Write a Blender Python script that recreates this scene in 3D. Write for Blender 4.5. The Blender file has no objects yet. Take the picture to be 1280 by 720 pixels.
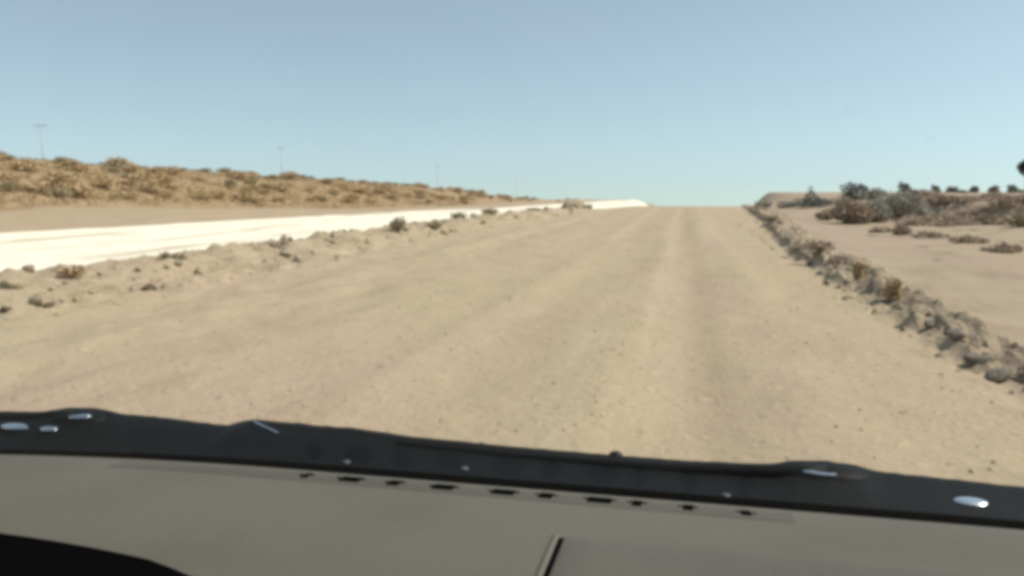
import bpy, bmesh, math, random
import numpy as np
from mathutils import Vector, Matrix, noise as mnoise

R = math.radians
scene = bpy.context.scene
COL = scene.collection

# ------------------------------------------------------------------ camera, sky, sun, exposure
EYE = 1.45
cd = bpy.data.cameras.new('camera'); cam = bpy.data.objects.new('camera', cd); COL.objects.link(cam)
cd.sensor_width = 36.0; cd.lens = 36 * 1065 / 1280
cd.clip_start = 0.02; cd.clip_end = 9000
cam.location = (0, 0, EYE); cam.rotation_euler = (R(90 - 6.53), 0, R(11.2))
scene.camera = cam

SUN_AZ, SUN_EL = 78.0, 50.0        # clockwise from the road's direction
world = bpy.data.worlds.new('World'); scene.world = world; world.use_nodes = True
wn = world.node_tree; wn.nodes.clear()
sky = wn.nodes.new('ShaderNodeTexSky'); sky.sky_type = 'NISHITA'; sky.sun_disc = False
sky.sun_elevation = R(SUN_EL); sky.sun_rotation = R(SUN_AZ)
sky.air_density = 1.0; sky.dust_density = 1.0; sky.ozone_density = 1.0; sky.altitude = 500
bg = wn.nodes.new('ShaderNodeBackground'); bg.inputs['Strength'].default_value = 0.110
wo = wn.nodes.new('ShaderNodeOutputWorld')
hs = wn.nodes.new('ShaderNodeHueSaturation'); hs.inputs['Saturation'].default_value = 0.60      # dusty desert air
wn.links.new(sky.outputs[0], hs.inputs['Color'])
tint = wn.nodes.new('ShaderNodeMix'); tint.data_type = 'RGBA'; tint.blend_type = 'MULTIPLY'; tint.inputs[0].default_value = 1; tint.inputs[7].default_value = (.875, 1.0, .985, 1)
wn.links.new(hs.outputs[0], tint.inputs[6]); wn.links.new(tint.outputs[2], bg.inputs[0])
wtc = wn.nodes.new('ShaderNodeTexCoord'); wad = wn.nodes.new('ShaderNodeVectorMath'); wad.operation = 'ADD'; wad.inputs[1].default_value = (0, 0, .06)   # the land falls away: horizon dips
wnm = wn.nodes.new('ShaderNodeVectorMath'); wnm.operation = 'NORMALIZE'
wn.links.new(wtc.outputs['Generated'], wad.inputs[0]); wn.links.new(wad.outputs[0], wnm.inputs[0]); wn.links.new(wnm.outputs[0], sky.inputs['Vector']); wn.links.new(bg.outputs[0], wo.inputs[0])

sd = bpy.data.lights.new('sun', 'SUN'); sun = bpy.data.objects.new('sun', sd); COL.objects.link(sun)
sd.energy = 3.75; sd.angle = R(0.53); sd.color = (1.0, 0.94, 0.84)
sv = Vector((math.sin(R(SUN_AZ)) * math.cos(R(SUN_EL)), math.cos(R(SUN_AZ)) * math.cos(R(SUN_EL)), math.sin(R(SUN_EL))))
sun.rotation_euler = sv.to_track_quat('Z', 'Y').to_euler(); sun.location = (60, 20, 80)

scene.view_settings.view_transform = 'Standard'; scene.view_settings.look = 'None'
scene.view_settings.gamma = 1.0; scene.view_settings.use_curve_mapping = False
scene.view_settings.exposure = 0.30
scene.cycles.filter_width = 4.6            # soft little dash-cam lens
scene.cycles.max_bounces = 6; scene.cycles.diffuse_bounces = 3; scene.cycles.transparent_max_bounces = 8

rng = random.Random(7)
nrng = np.random.default_rng(11)

# ------------------------------------------------------------------ numpy noise
def _hash(i, j, s):
    i = i.astype(np.int64); j = j.astype(np.int64)
    h = (i * 374761393 + j * 668265263 + s * 1442695041) & 0x7fffffff
    h = ((h ^ (h >> 13)) * 1274126177) & 0x7fffffff
    h = ((h ^ (h >> 16)) * 974634777) & 0x7fffffff
    return ((h ^ (h >> 15)) & 0xffff) / 65535.0

def vnoise(x, y, s=0):
    xi = np.floor(x); yi = np.floor(y); fx = x - xi; fy = y - yi
    ux = fx * fx * (3 - 2 * fx); uy = fy * fy * (3 - 2 * fy)
    a = _hash(xi, yi, s); b = _hash(xi + 1, yi, s); c = _hash(xi, yi + 1, s); d = _hash(xi + 1, yi + 1, s)
    return (a * (1 - ux) + b * ux) * (1 - uy) + (c * (1 - ux) + d * ux) * uy * 1.0

def fbm(x, y, s=0, o=4):
    t = 0; a = 0.5; n = 0
    for k in range(o):
        t = t + a * (vnoise(x, y, s + 17 * k) - 0.5); n += a; x = x * 2.03 + 3.1; y = y * 2.03 + 1.7; a *= 0.5
    return t / n        # about -0.5 .. 0.5

def sm(a, b, x):
    t = np.clip((x - a) / (b - a), 0, 1); return t * t * (3 - 2 * t)

# ------------------------------------------------------------------ the lie of the land (road runs along +Y)
def c_xw2(Y):   # far edge of the pale road
    return np.interp(Y, [-40, 25, 38, 57, 72, 90, 120, 142, 200, 3000], [-23.6, -23.2, -21.2, -19.2, -14.7, -12.8, -10, -7, -7, -30]) \
        + (1.3 * fbm(Y * 0.13, Y * 0 + 3, 5, 3) + .9 * fbm(Y * .7, Y * 0 + 6, 9, 3)) * np.interp(Y, [0, 60, 90], [1, .8, .3])
def c_xbi(Y):   # road edge / inner foot of the rubble berm
    return np.interp(Y, [-40, 30, 64, 82, 100, 140, 200, 3000], [-7.7, -7.7, -6.5, -3.6, -3.4, -4.6, -6, -20]) \
        + 0.7 * fbm(Y * 0.35, Y * 0 + 9, 6, 3) * np.interp(Y, [50, 70], [1, 0])
def c_xbo(Y):   # outer foot of that berm
    return c_xbi(Y) - np.interp(Y, [-40, 30, 60, 68, 3000], [2.5, 2.4, 1.6, .25, .25]) * (1 + .5 * fbm(Y * .4, Y * 0 + 1, 8, 3))
def c_xr(Y):    # right road edge
    return np.interp(Y, [-40, 7, 20, 26, 43, 66, 85, 100, 3000], [2.35, 2.4, 2.45, 2.8, 3.75, 4.7, 5.6, 6.6, 220]) \
        + 0.35 * fbm(Y * 0.5, Y * 0 + 4, 7, 3) * np.interp(Y, [50, 90], [1, 0.3])
def c_xro(Y):
    return c_xr(Y) + np.interp(Y, [-40, 8, 16, 40, 90, 3000], [.42, .45, .7, 1.1, 1.8, 4])

def z_center(Y):
    y = np.maximum(Y - 75, 0); k = .0008
    return -np.where(y < 13.75, k * y * y, k * 13.75 ** 2 + .022 * (y - 13.75))
def z_left(Y):
    return np.interp(Y, [-40, 0, 48, 115, 250, 600, 1200, 3000], [.1, .2, .3, -1.2, -1.45, -5.0, -12, -32])
CRY = [-40, 30, 68, 112, 150, 183, 216, 262, 330, 600, 3000]; CRZ = [4.6, 4.6, 4.35, 3.5, 3.1, 2.7, 1.7, -.1, -2.3, -10, -80]

def H(X, Y):
    X = np.asarray(X, float); Y = np.asarray(Y, float)
    xw2, xbo, xbi, xr, xro = c_xw2(Y), c_xbo(Y), c_xbi(Y), c_xr(Y), c_xro(Y)
    zc = z_center(Y); zl = z_left(Y)
    zw = np.interp(Y, [-40, 70, 95, 130, 160, 300, 3000], [0, 0, .05, .02, -.4, -5.0, -64])
    # left of the road
    tl = sm(0, 1, (xw2 + .5 - X) / (6 + .05 * np.maximum(Y, 0)))
    tcen = sm(0, 1, (X - (xbi - np.interp(Y, [70, 90], [.3, 3.0]))) / np.interp(Y, [70, 90], [2.8, 3.2]))
    z = zw * (1 - tl) + zl * tl
    z = z * (1 - tcen) + zc * tcen
    # right of the road: a slightly higher shelf, then a cut bank to a plateau
    sx = sm(0, 1, (X - xr - .05) / np.interp(Y, [0, 10, 40, 70, 100, 3000], [.4, .45, .9, 4, 9, 90]))
    shelf = np.interp(Y, [-40, 7, 14, 40, 100, 300, 3000], [.13, .13, .18, .25, .35, .6, -4.5])
    z = z * (1 - sx) + shelf * sx
    n1 = fbm(X * .22, Y * .22, 21, 4)
    yl = 38.5 - .55 * (X - 10); yl = np.maximum(yl, 24)
    sd_ = np.minimum(Y - yl, X - np.interp(Y, [30, 45, 70, 120, 300], [9.0, 8.6, 8.4, 13, 37]) - np.maximum(Y - 300, 0) * .123) + 2.6 * n1
    z = z + np.interp(Y, [0, 45, 60, 150, 400, 1000], [.8, .75, .58, .42, .2, 0]) * sm(0, 1, sd_ / np.interp(Y, [40, 60, 100], [1.5, 4.5, 8]))
    # ridge on the left
    xcr = -62 + 5 * fbm(Y * .03, Y * 0, 31, 3)
    xfoot = -42 + 7 * fbm(Y * .05, Y * 0 + 2, 32, 4)
    crest = np.interp(Y, CRY, CRZ) + .5 * fbm(Y * .07, Y * 0 + 5, 33, 4)
    up = np.clip((xfoot - X) / (xfoot - xcr), 0, 1); up = up ** .85; up = .6 * up + .4 * up * up * (3 - 2 * up)
    dn = sm(0, 1, (xcr - 6 - X) / 34)
    lift = np.maximum(crest - z, 0) * up * (1 - dn * .75)
    z = z + lift + up * (1.0 * fbm(X * .12, Y * .12, 34, 4) + .35 * fbm(X * .6, Y * .6, 35, 3)) * sm(-20, 10, 300 - Y)
    # rubble berm between the two roads
    t = np.clip((X - xbo) / np.maximum(xbi - xbo, .05), 0, 1)
    hb = np.interp(Y, [-40, 10, 20, 45, 60, 66], [.24, .25, .31, .34, .3, 0])
    lump = 1 + 1.1 * fbm(X * .9, Y * .55, 41, 3)
    z = z + hb * np.sin(np.pi * t) ** .9 * np.clip(lump, .25, 1.6) * (1 - .25 * t)
    rough = sm(xbo - .3, xbo + .5, X) * (1 - sm(xbi - .2, xbi + 1.2, X)) * np.interp(Y, [60, 68], [1, 0])
    cl1 = vnoise(X * 6.5, Y * 5.0, 43); cl2 = vnoise(X * 3.4, Y * 2.6, 44)
    z = z + rough * (.16 * np.maximum(cl1 - .62, 0) + .20 * np.maximum(cl2 - .66, 0) + .07 * (np.abs(fbm(X * 4.2, Y * 3.4, 45, 4)) * 2 - .3))
    z = z + rough * .18 * fbm(X * 3.1, Y * 2.6, 42, 4)
    # the graded edge on the right: steep broken face toward the road
    t2 = np.clip((X - xr + .1) / np.maximum(xro - xr, .05), 0, 1)
    prof = np.where(t2 < .24, sm(0, .24, t2), 1 - sm(.24, 1, t2))
    hb2 = np.interp(Y, [-40, 7, 10.5, 16, 25, 50, 85, 110], [.02, .03, .08, .12, .15, .20, .14, 0])
    z = z + hb2 * prof * np.clip(1 + 2.0 * fbm(X * .8, Y * .7, 51, 3), .2, 1.8)
    r2 = sm(xr - .5, xr + .2, X) * (1 - sm(xro - .1, xro + .3, X)) * np.interp(Y, [70, 100], [1, 0])
    z = z + r2 * (.2 * np.maximum(vnoise(X * 6.5, Y * 5.0, 53) - .6, 0) + .25 * np.maximum(vnoise(X * 3.4, Y * 2.8, 54) - .62, 0) + .09 * (np.abs(fbm(X * 4.5, Y * 3.6, 55, 4)) * 2 - .3))
    z = z + r2 * .19 * fbm(X * 3.3, Y * 2.4, 52, 4)
    # shelf roughness, little mounds
    off = sm(xro - .2, xro + 1.5, X)
    z = z + off * (.22 * fbm(X * .35, Y * .3, 61, 4) + .05 * fbm(X * 2, Y * 2, 62, 3))
    offl = sm(0, 1.5, xw2 - X)
    z = z + offl * (.25 * fbm(X * .25, Y * .25, 63, 4))
    wh = sm(0, .5, X - xw2) * sm(0, .5, xbo - X)
    z = z + wh * .07 * fbm(X * .5, Y * .3, 64, 3)
    # the road surface: wheel tracks, small windrows of loose gravel, washboard lumps
    inr = sm(xbi, xbi + .8, X) * (1 - sm(xr - .7, xr, X)) * np.interp(Y, [70, 110], [1, 0])
    wob = .5 * fbm(Y * .06, Y * 0 + 7, 71, 2)
    def trough(x0, w): return np.exp(-((X - x0 - wob) / w) ** 2)
    z = z + inr * (-.03 * trough(.22, .3) - .018 * trough(-1.35, .35) + .025 * trough(-.52, .25) + .02 * trough(-2.2, .25) + .025 * trough(1.0, .3)
                   - .02 * trough(-4.6, .4) + .03 * trough(-5.6, .35))
    z = z + inr * (.05 * fbm(X * .5, Y * .18, 72, 3) + .03 * fbm(X * 2.4, Y * 1.7, 73, 4) + (.03 + .09 * sm(-2.5, -6, X)) * fbm(X * 2.0, Y * 1.1, 74, 4))
    return z

# ------------------------------------------------------------------ materials
def new_mat(name):
    m = bpy.data.materials.new(name); m.use_nodes = True
    nt = m.node_tree; nt.nodes.clear()
    out = nt.nodes.new('ShaderNodeOutputMaterial'); bs = nt.nodes.new('ShaderNodeBsdfPrincipled')
    nt.links.new(bs.outputs[0], out.inputs[0])
    return m, nt, bs
def nd(nt, t, **kw):
    n = nt.nodes.new(t)
    for k, v in kw.items(): setattr(n, k, v)
    return n
def mixc(nt, fac, a, b, mode='MIX'):
    n = nd(nt, 'ShaderNodeMix', data_type='RGBA', blend_type=mode)
    for s, v in ((n.inputs[0], fac), (n.inputs[6], a), (n.inputs[7], b)):
        if hasattr(v, 'is_output') or isinstance(v, bpy.types.NodeSocket): nt.links.new(v, s)
        elif isinstance(v, (int, float)): s.default_value = v
        else: s.default_value = (*v, 1)
    return n.outputs[2]
def noise_f(nt, vec, scale, detail=4, rough=.55, lo=.35, hi=.65, dist=0):
    n = nd(nt, 'ShaderNodeTexNoise'); n.inputs['Scale'].default_value = scale; n.inputs['Detail'].default_value = detail
    n.inputs['Roughness'].default_value = rough; n.inputs['Distortion'].default_value = dist
    nt.links.new(vec, n.inputs['Vector'])
    mr = nd(nt, 'ShaderNodeMapRange', clamp=True, interpolation_type='SMOOTHSTEP'); mr.inputs[1].default_value = lo; mr.inputs[2].default_value = hi
    nt.links.new(n.outputs[0], mr.inputs[0])
    return mr.outputs[0]
def mathn(nt, op, a, b=None, c=None):
    n = nd(nt, 'ShaderNodeMath', operation=op)
    for i, v in enumerate((a, b, c)):
        if v is None: continue
        if isinstance(v, (int, float)): n.inputs[i].default_value = v
        else: nt.links.new(v, n.inputs[i])
    return n.outputs[0]
def pebbles(nt, vec, scale, radius, dens):
    """0..1 mask of scattered stones of irregular outline."""
    w = nd(nt, 'ShaderNodeTexNoise'); w.inputs['Scale'].default_value = scale * 2; nt.links.new(vec, w.inputs['Vector'])
    ad = nd(nt, 'ShaderNodeVectorMath', operation='MULTIPLY_ADD'); nt.links.new(w.outputs['Color'], ad.inputs[0])
    ad.inputs[1].default_value = (.35 / scale,) * 3; nt.links.new(vec, ad.inputs[2])
    v = nd(nt, 'ShaderNodeTexVoronoi'); v.inputs['Scale'].default_value = scale; nt.links.new(ad.outputs[0], v.inputs['Vector'])
    mr = nd(nt, 'ShaderNodeMapRange', clamp=True); mr.inputs[1].default_value = radius; mr.inputs[2].default_value = radius * .4
    nt.links.new(v.outputs['Distance'], mr.inputs[0])
    sp = nd(nt, 'ShaderNodeSeparateColor'); nt.links.new(v.outputs['Color'], sp.inputs[0])
    pick = mathn(nt, 'LESS_THAN', sp.outputs[0], dens)
    return mathn(nt, 'MULTIPLY', mr.outputs[0], pick), sp.outputs[1]

def dirt(name, base, pink, dark, pale, tracks=False, streak=None, bump=.5, stone=.5, gritty=1.0, scrub=None):
    m, nt, bs = new_mat(name)
    g = nd(nt, 'ShaderNodeNewGeometry'); P = g.outputs['Position']
    mp = nd(nt, 'ShaderNodeMapping'); nt.links.new(P, mp.inputs[0]); mp.inputs['Scale'].default_value = (1, .35, 1)
    c = mixc(nt, noise_f(nt, mp.outputs[0], .35, 4, .55, .4, .62), base, pink)
    c = mixc(nt, mathn(nt, 'MULTIPLY', noise_f(nt, mp.outputs[0], 1.1, 6, .6, .48, .72), .75), c, dark)
    c = mixc(nt, mathn(nt, 'MULTIPLY', noise_f(nt, P, .8, 7, .62, .52, .75), .7), c, pale)
    c = mixc(nt, mathn(nt, 'MULTIPLY', noise_f(nt, P, 3.2, 5, .65, .5, .68), .42), c, dark)
    c = mixc(nt, mathn(nt, 'MULTIPLY', noise_f(nt, P, 4.3, 5, .65, .52, .7), .45), c, pale)
    grit = noise_f(nt, P, 38, 4, .7, .3, .72)
    c = mixc(nt, mathn(nt, 'MULTIPLY', grit, .3 * gritty), c, dark)
    if scrub:
        c = mixc(nt, mathn(nt, 'MULTIPLY', noise_f(nt, P, .45, 6, .65, .45, .6), .75), c, scrub[0])
        c = mixc(nt, mathn(nt, 'MULTIPLY', noise_f(nt, P, .9, 6, .7, .55, .66), .8), c, scrub[1])
    if tracks:
        sx = nd(nt, 'ShaderNodeSeparateXYZ'); nt.links.new(P, sx.inputs[0])
        mp2 = nd(nt, 'ShaderNodeMapping'); nt.links.new(P, mp2.inputs[0]); mp2.inputs['Scale'].default_value = (1.5, .05, 1)
        st = noise_f(nt, mp2.outputs[0], 1.0, 5, .65, .42, .68)
        c = mixc(nt, mathn(nt, 'MULTIPLY', st, .14), c, dark)
        mp3 = nd(nt, 'ShaderNodeMapping'); nt.links.new(P, mp3.inputs[0]); mp3.inputs['Scale'].default_value = (1.7, .04, 1); mp3.inputs['Location'].default_value = (7, 2, 0)
        c = mixc(nt, mathn(nt, 'MULTIPLY', noise_f(nt, mp3.outputs[0], 1.0, 4, .6, .5, .7), .4), c, pale)
        wv = nd(nt, 'ShaderNodeTexNoise'); wv.inputs['Scale'].default_value = .12; wv.inputs['Detail'].default_value = 3; nt.links.new(P, wv.inputs['Vector'])
        off = mathn(nt, 'MULTIPLY_ADD', wv.outputs[0], .8, -.4)
        xx = mathn(nt, 'SUBTRACT', sx.outputs[0], off)
        for x0, w, a in ((.2, .42, .5), (-1.4, .4, .2), (-4.6, .5, .15)):     # packed wheel tracks
            dd = mathn(nt, 'ABSOLUTE', mathn(nt, 'SUBTRACT', xx, x0))
            mr = nd(nt, 'ShaderNodeMapRange', clamp=True, interpolation_type='SMOOTHSTEP'); mr.inputs[1].default_value = w; mr.inputs[2].default_value = .05; nt.links.new(dd, mr.inputs[0])
            c = mixc(nt, mathn(nt, 'MULTIPLY', mr.outputs[0], a), c, tuple(v * .9 for v in dark))
    if streak:
        mp4 = nd(nt, 'ShaderNodeMapping'); nt.links.new(P, mp4.inputs[0]); mp4.inputs['Scale'].default_value = (.55, .07, 1)
        c = mixc(nt, mathn(nt, 'MULTIPLY', noise_f(nt, mp4.outputs[0], 1.0, 5, .6, .54, .66), .85), c, streak)
    hts = []
    for sc, rad, dens, k in ((5.5, .3, .3, 1.0), (14, .36, .4, .45)):
        pm, rv = pebbles(nt, P, sc, rad, dens)
        pc = mixc(nt, rv, tuple(v * .75 for v in dark), tuple(min(.8, v * 1.12) for v in pale))
        c = mixc(nt, mathn(nt, 'MULTIPLY', pm, stone), c, pc)
        hts.append(mathn(nt, 'MULTIPLY', pm, .035 * k * stone))
    nt.links.new(c, bs.inputs['Base Color']); bs.inputs['Roughness'].default_value = .95; bs.inputs['Specular IOR Level'].default_value = .15
    hn = nd(nt, 'ShaderNodeTexNoise'); hn.inputs['Scale'].default_value = 9; hn.inputs['Detail'].default_value = 8; hn.inputs['Roughness'].default_value = .68; nt.links.new(P, hn.inputs['Vector'])
    h = mathn(nt, 'MULTIPLY', hn.outputs[0], .05 * gritty)
    for x in hts: h = mathn(nt, 'ADD', h, x)
    b = nd(nt, 'ShaderNodeBump'); b.inputs['Strength'].default_value = bump; b.inputs['Distance'].default_value = 1.0
    nt.links.new(h, b.inputs['Height']); nt.links.new(b.outputs[0], bs.inputs['Normal'])
    return m

M_road = dirt('road_dirt', (.435, .345, .225), (.445, .335, .24), (.37, .287, .187), (.50, .40, .275), tracks=True, bump=.65, stone=.55)
M_berm = dirt('berm_rubble', (.41, .33, .215), (.43, .33, .23), (.27, .21, .13), (.50, .42, .29), bump=.9, stone=.8)
M_shade_gravel = dirt('shade_toned_gravel', (.37, .295, .205), (.39, .30, .215), (.24, .185, .125), (.46, .375, .265), bump=1.0, stone=1.0)  # gravel of the right edge, colour also darkened for its shaded road side
M_shelf = dirt('sandy_shelf', (.38, .30, .205), (.40, .295, .22), (.28, .21, .145), (.43, .35, .245), bump=.5, stone=.35)
M_flat = dirt('pale_sand', (.42, .325, .215), (.44, .33, .225), (.33, .25, .16), (.49, .39, .27), bump=.5, stone=.3)
M_hill = dirt('hill_soil', (.37, .265, .155), (.40, .275, .175), (.26, .18, .10), (.43, .33, .20), bump=.9, stone=.3, scrub=((.33, .225, .115), (.19, .13, .06)))
M_white = dirt('calcrete', (.88, .82, .66), (.86, .79, .62), (.62, .53, .39), (.90, .86, .74), bump=.3, stone=.25, gritty=.4, streak=(.55, .46, .33))

# ------------------------------------------------------------------ terrain mesh, one grid cut into regions that share their borders
def rows():
    ys = list(np.linspace(-40, 0, 14)) + list(np.arange(.5, 3.0, .25)); y = 3.0
    while y < 3200:
        ys.append(y); y += max(.055, (.0075 if y < 130 else .02 if y < 400 else .05) * y)
    return np.array(ys)
YS = rows(); NR = len(YS)
def seg(a, b, n, first=False, p=1.0):
    t = (np.arange(n + 1) / n) ** p
    return (a[:, None] * (1 - t) + b[:, None] * t)[:, 0 if first else 1:]
F = lambda v: np.full(NR, float(v))
w2, bo, bi, r_, ro = c_xw2(YS), c_xbo(YS), c_xbi(YS), c_xr(YS), c_xro(YS)
spread = np.maximum(YS, 0)
xfarl = -3000 - 0 * YS
hl = np.minimum(-115 - 0 * YS, w2 - 60); hr = np.minimum(F(-40), w2 - 6)
rr = np.maximum(ro + 34, ro + .9 * spread * .2 + 34)
parts = [('ground', M_flat, seg(xfarl, hl, 14, True, .35)), ('hill', M_hill, seg(hl, hr, 110)), ('ground', M_flat, seg(hr, w2, 40)),
         ('pale_road', M_white, seg(w2, bo, 44)), ('berm', M_berm, seg(bo, bi, 46)), ('dirt_road', M_road, seg(bi, r_, 170)),
         ('berm', M_shade_gravel, seg(r_, ro, 44)), ('ground', M_shelf, seg(ro, rr, 130)), ('ground', M_shelf, seg(rr, F(3000), 14, False, 2.6))]
GX = np.concatenate([p[2] for p in parts], 1); NC = GX.shape[1]
GY = np.repeat(YS[:, None], NC, 1)
GZ = H(GX, GY)
def region(name, mat, c0, c1):
    X = GX[:, c0:c1 + 1]; Y = GY[:, c0:c1 + 1]; Z = GZ[:, c0:c1 + 1]; n, m = X.shape
    me = bpy.data.meshes.new(name)
    me.vertices.add(n * m); me.vertices.foreach_set('co', np.stack([X, Y, Z], -1).reshape(-1).astype(np.float32))
    i = np.arange(n * m).reshape(n, m)
    q = np.stack([i[:-1, :-1], i[:-1, 1:], i[1:, 1:], i[1:, :-1]], -1).reshape(-1, 4)
    me.loops.add(q.size); me.loops.foreach_set('vertex_index', q.reshape(-1).astype(np.int32))
    me.polygons.add(len(q)); me.polygons.foreach_set('loop_start', (np.arange(len(q)) * 4).astype(np.int32))
    me.update(calc_edges=True); me.polygons.foreach_set('use_smooth', np.ones(len(q), bool))
    me.materials.append(mat)
    o = bpy.data.objects.new(name, me); COL.objects.link(o); o['kind'] = 'structure'
    return o
c = 0
for k, (name, mat, s) in enumerate(parts):
    w = s.shape[1]
    c0 = c if k == 0 else c - 1
    region(name, mat, c0, c + w - 1); c += w

def hz(x, y): return float(H(np.array([x]), np.array([y]))[0])

# ------------------------------------------------------------------ object helpers
def tag(o, label=None, cat=None, group=None, kind=None):
    for k, v in (('label', label), ('category', cat), ('group', group), ('kind', kind)):
        if v: o[k] = v
    return o
def empty(name, loc, rz=0, **kw):
    o = bpy.data.objects.new(name, None); COL.objects.link(o); o.location = loc; o.rotation_euler = (0, 0, rz); o.empty_display_size = .2
    return tag(o, **kw)
def link(name, me, parent=None, loc=None, **kw):
    o = bpy.data.objects.new(name, me); COL.objects.link(o)
    if parent: o.parent = parent
    if loc is not None: o.location = loc
    return tag(o, **kw)
def mesh_np(name, V, Fq, mats, midx=None, smooth=False):
    me = bpy.data.meshes.new(name); me.from_pydata([tuple(v) for v in V], [], [tuple(f) for f in Fq])
    for m in (mats if isinstance(mats, (list, tuple)) else [mats]): me.materials.append(m)
    if midx is not None: me.polygons.foreach_set('material_index', np.asarray(midx, np.int32))
    if smooth: me.polygons.foreach_set('use_smooth', np.ones(len(Fq), bool))
    me.update(); return me
def bm_mesh(name, bm, mat, smooth=False):
    me = bpy.data.meshes.new(name); bm.normal_update(); bm.to_mesh(me); bm.free(); me.materials.append(mat)
    if smooth: me.polygons.foreach_set('use_smooth', np.ones(len(me.polygons), bool))
    return me

def at_px_bearing(t, d):
    """ground point at camera-plane offset t (lateral / depth) and depth d from the eye"""
    a = R(11.2); x = d * (-math.sin(a) + t * math.cos(a)); y = d * (math.cos(a) + t * math.sin(a))
    return x, y
def bear(u, d): return at_px_bearing((u - 640) / 1065, d)

# ------------------------------------------------------------------ stones
def stone_mat(name, c1, c2):
    m, nt, bs = new_mat(name)
    oi = nd(nt, 'ShaderNodeObjectInfo'); tc = nd(nt, 'ShaderNodeTexCoord')
    c = mixc(nt, oi.outputs['Random'], c1, c2)
    c = mixc(nt, mathn(nt, 'MULTIPLY', noise_f(nt, tc.outputs['Object'], 2.2, 6, .6, .4, .65), .5), c, tuple(v * .62 for v in c1))
    c = mixc(nt, mathn(nt, 'MULTIPLY', noise_f(nt, tc.outputs['Object'], 5, 5, .6, .5, .7), .5), c, tuple(min(.6, v * 1.25) for v in c2))
    nt.links.new(c, bs.inputs['Base Color']); bs.inputs['Roughness'].default_value = .92; bs.inputs['Specular IOR Level'].default_value = .2
    n = nd(nt, 'ShaderNodeTexNoise'); n.inputs['Scale'].default_value = 6; n.inputs['Detail'].default_value = 7; nt.links.new(tc.outputs['Object'], n.inputs['Vector'])
    b = nd(nt, 'ShaderNodeBump'); b.inputs['Strength'].default_value = .6; b.inputs['Distance'].default_value = .15
    nt.links.new(n.outputs[0], b.inputs['Height']); nt.links.new(b.outputs[0], bs.inputs['Normal'])
    return m
M_stone = stone_mat('tan_stone', (.42, .335, .225), (.52, .43, .30))
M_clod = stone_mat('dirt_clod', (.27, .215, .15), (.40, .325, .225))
M_dark = stone_mat('dark_stone', (.15, .11, .07), (.20, .15, .10))
M_grey = stone_mat('grey_stone', (.25, .21, .165), (.33, .28, .22))

def rock_mesh(seed, mat, sub=3):
    r = random.Random(seed); bm = bmesh.new(); bmesh.ops.create_icosphere(bm, subdivisions=sub, radius=1)
    planes = []
    for _ in range(15):
        d = Vector((r.gauss(0, 1), r.gauss(0, 1), r.gauss(0, .8))).normalized(); planes.append((d, r.uniform(.42, .9)))
    off = Vector((r.uniform(0, 90),) * 3)
    for v in bm.verts:
        p = v.co.copy()
        for d, k in planes:
            e = p.dot(d) - k
            if e > 0: p -= d * e * .97
        p *= 1 + .14 * mnoise.noise(p * 2.1 + off) + .09 * mnoise.noise(p * 5.3 + off)
        v.co = Vector((p.x, p.y * .85, p.z * .7))
    return bm_mesh('rock', bm, mat, True)
STONES = {k: [rock_mesh(s + i * 31, m) for i in range(6)] for s, (k, m) in enumerate((('tan', M_stone), ('clod', M_clod), ('dark', M_dark), ('grey', M_grey)))}
def rock(kind, x, y, size, label, group=None, sink=.3, name='rock', stretch=None, cat='rock'):
    o = link(name, rng.choice(STONES[kind]), None, (x, y, hz(x, y) + size * (.5 - sink) * .7), label=label, cat=cat, group=group)
    o.rotation_euler = (rng.uniform(-.3, .3), rng.uniform(-.3, .3), rng.uniform(0, 6.28))
    s = stretch or (rng.uniform(.85, 1.3), rng.uniform(.8, 1.1), rng.uniform(.7, 1.05))
    o.scale = [size * .5 * v for v in s]
    return o

# loose gravel on the road and shoulders: nobody could count it
def gravel(n):
    V = []; Fc = []; 
    base = [((1, 0, 0), (0, 1, 0), (-1, 0, 0), (0, -1, 0), (0, 0, 1), (0, 0, -1))]
    tri = [(0, 1, 4), (1, 2, 4), (2, 3, 4), (3, 0, 4), (1, 0, 5), (2, 1, 5), (3, 2, 5), (0, 3, 5)]
    xs = []; ys = []; ss = []
    while len(xs) < n:
        y = 3.2 + 40 * rng.random() ** 2.6
        q = rng.random()
        if q < .22: x = rng.gauss(-8.6, .7)
        elif q < .36: x = rng.gauss(-6.2, 1.0)
        elif q < .42: x = rng.gauss(2.45, .18)
        elif q < .52: x = rng.gauss(-.55, .22)
        elif q < .62: x = rng.gauss(-2.2, .35)
        elif q < .74: x = rng.gauss(1.7, .5)
        else: x = rng.uniform(-8, 2.6)
        if x < -10.5 or x > 3: continue
        xs.append(x); ys.append(y); ss.append((.022 if x < -6.8 or x > 2.2 else .008) * math.exp(rng.gauss(.1, .5)))
    zs = H(np.array(xs), np.array(ys))
    for x, y, z, s in zip(xs, ys, zs, ss):
        s = min(s, .06 if x < -6.8 or x > 2.2 else .022); i = len(V); a = rng.uniform(0, 6.28); ca, sa = math.cos(a), math.sin(a)
        for (px, py, pz) in base[0]:
            px *= rng.uniform(.7, 1.3); py *= rng.uniform(.6, 1.1); pz *= rng.uniform(.5, .9)
            V.append((x + s * (px * ca - py * sa), y + s * (px * sa + py * ca), z + s * (pz + .2)))
        Fc += [tuple(i + k for k in t) for t in tri]
    link('gravel', mesh_np('gravel', V, Fc, M_stone), None, kind='stuff', label='loose gravel strewn over the dirt road', cat='gravel')
gravel(3200)

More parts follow.
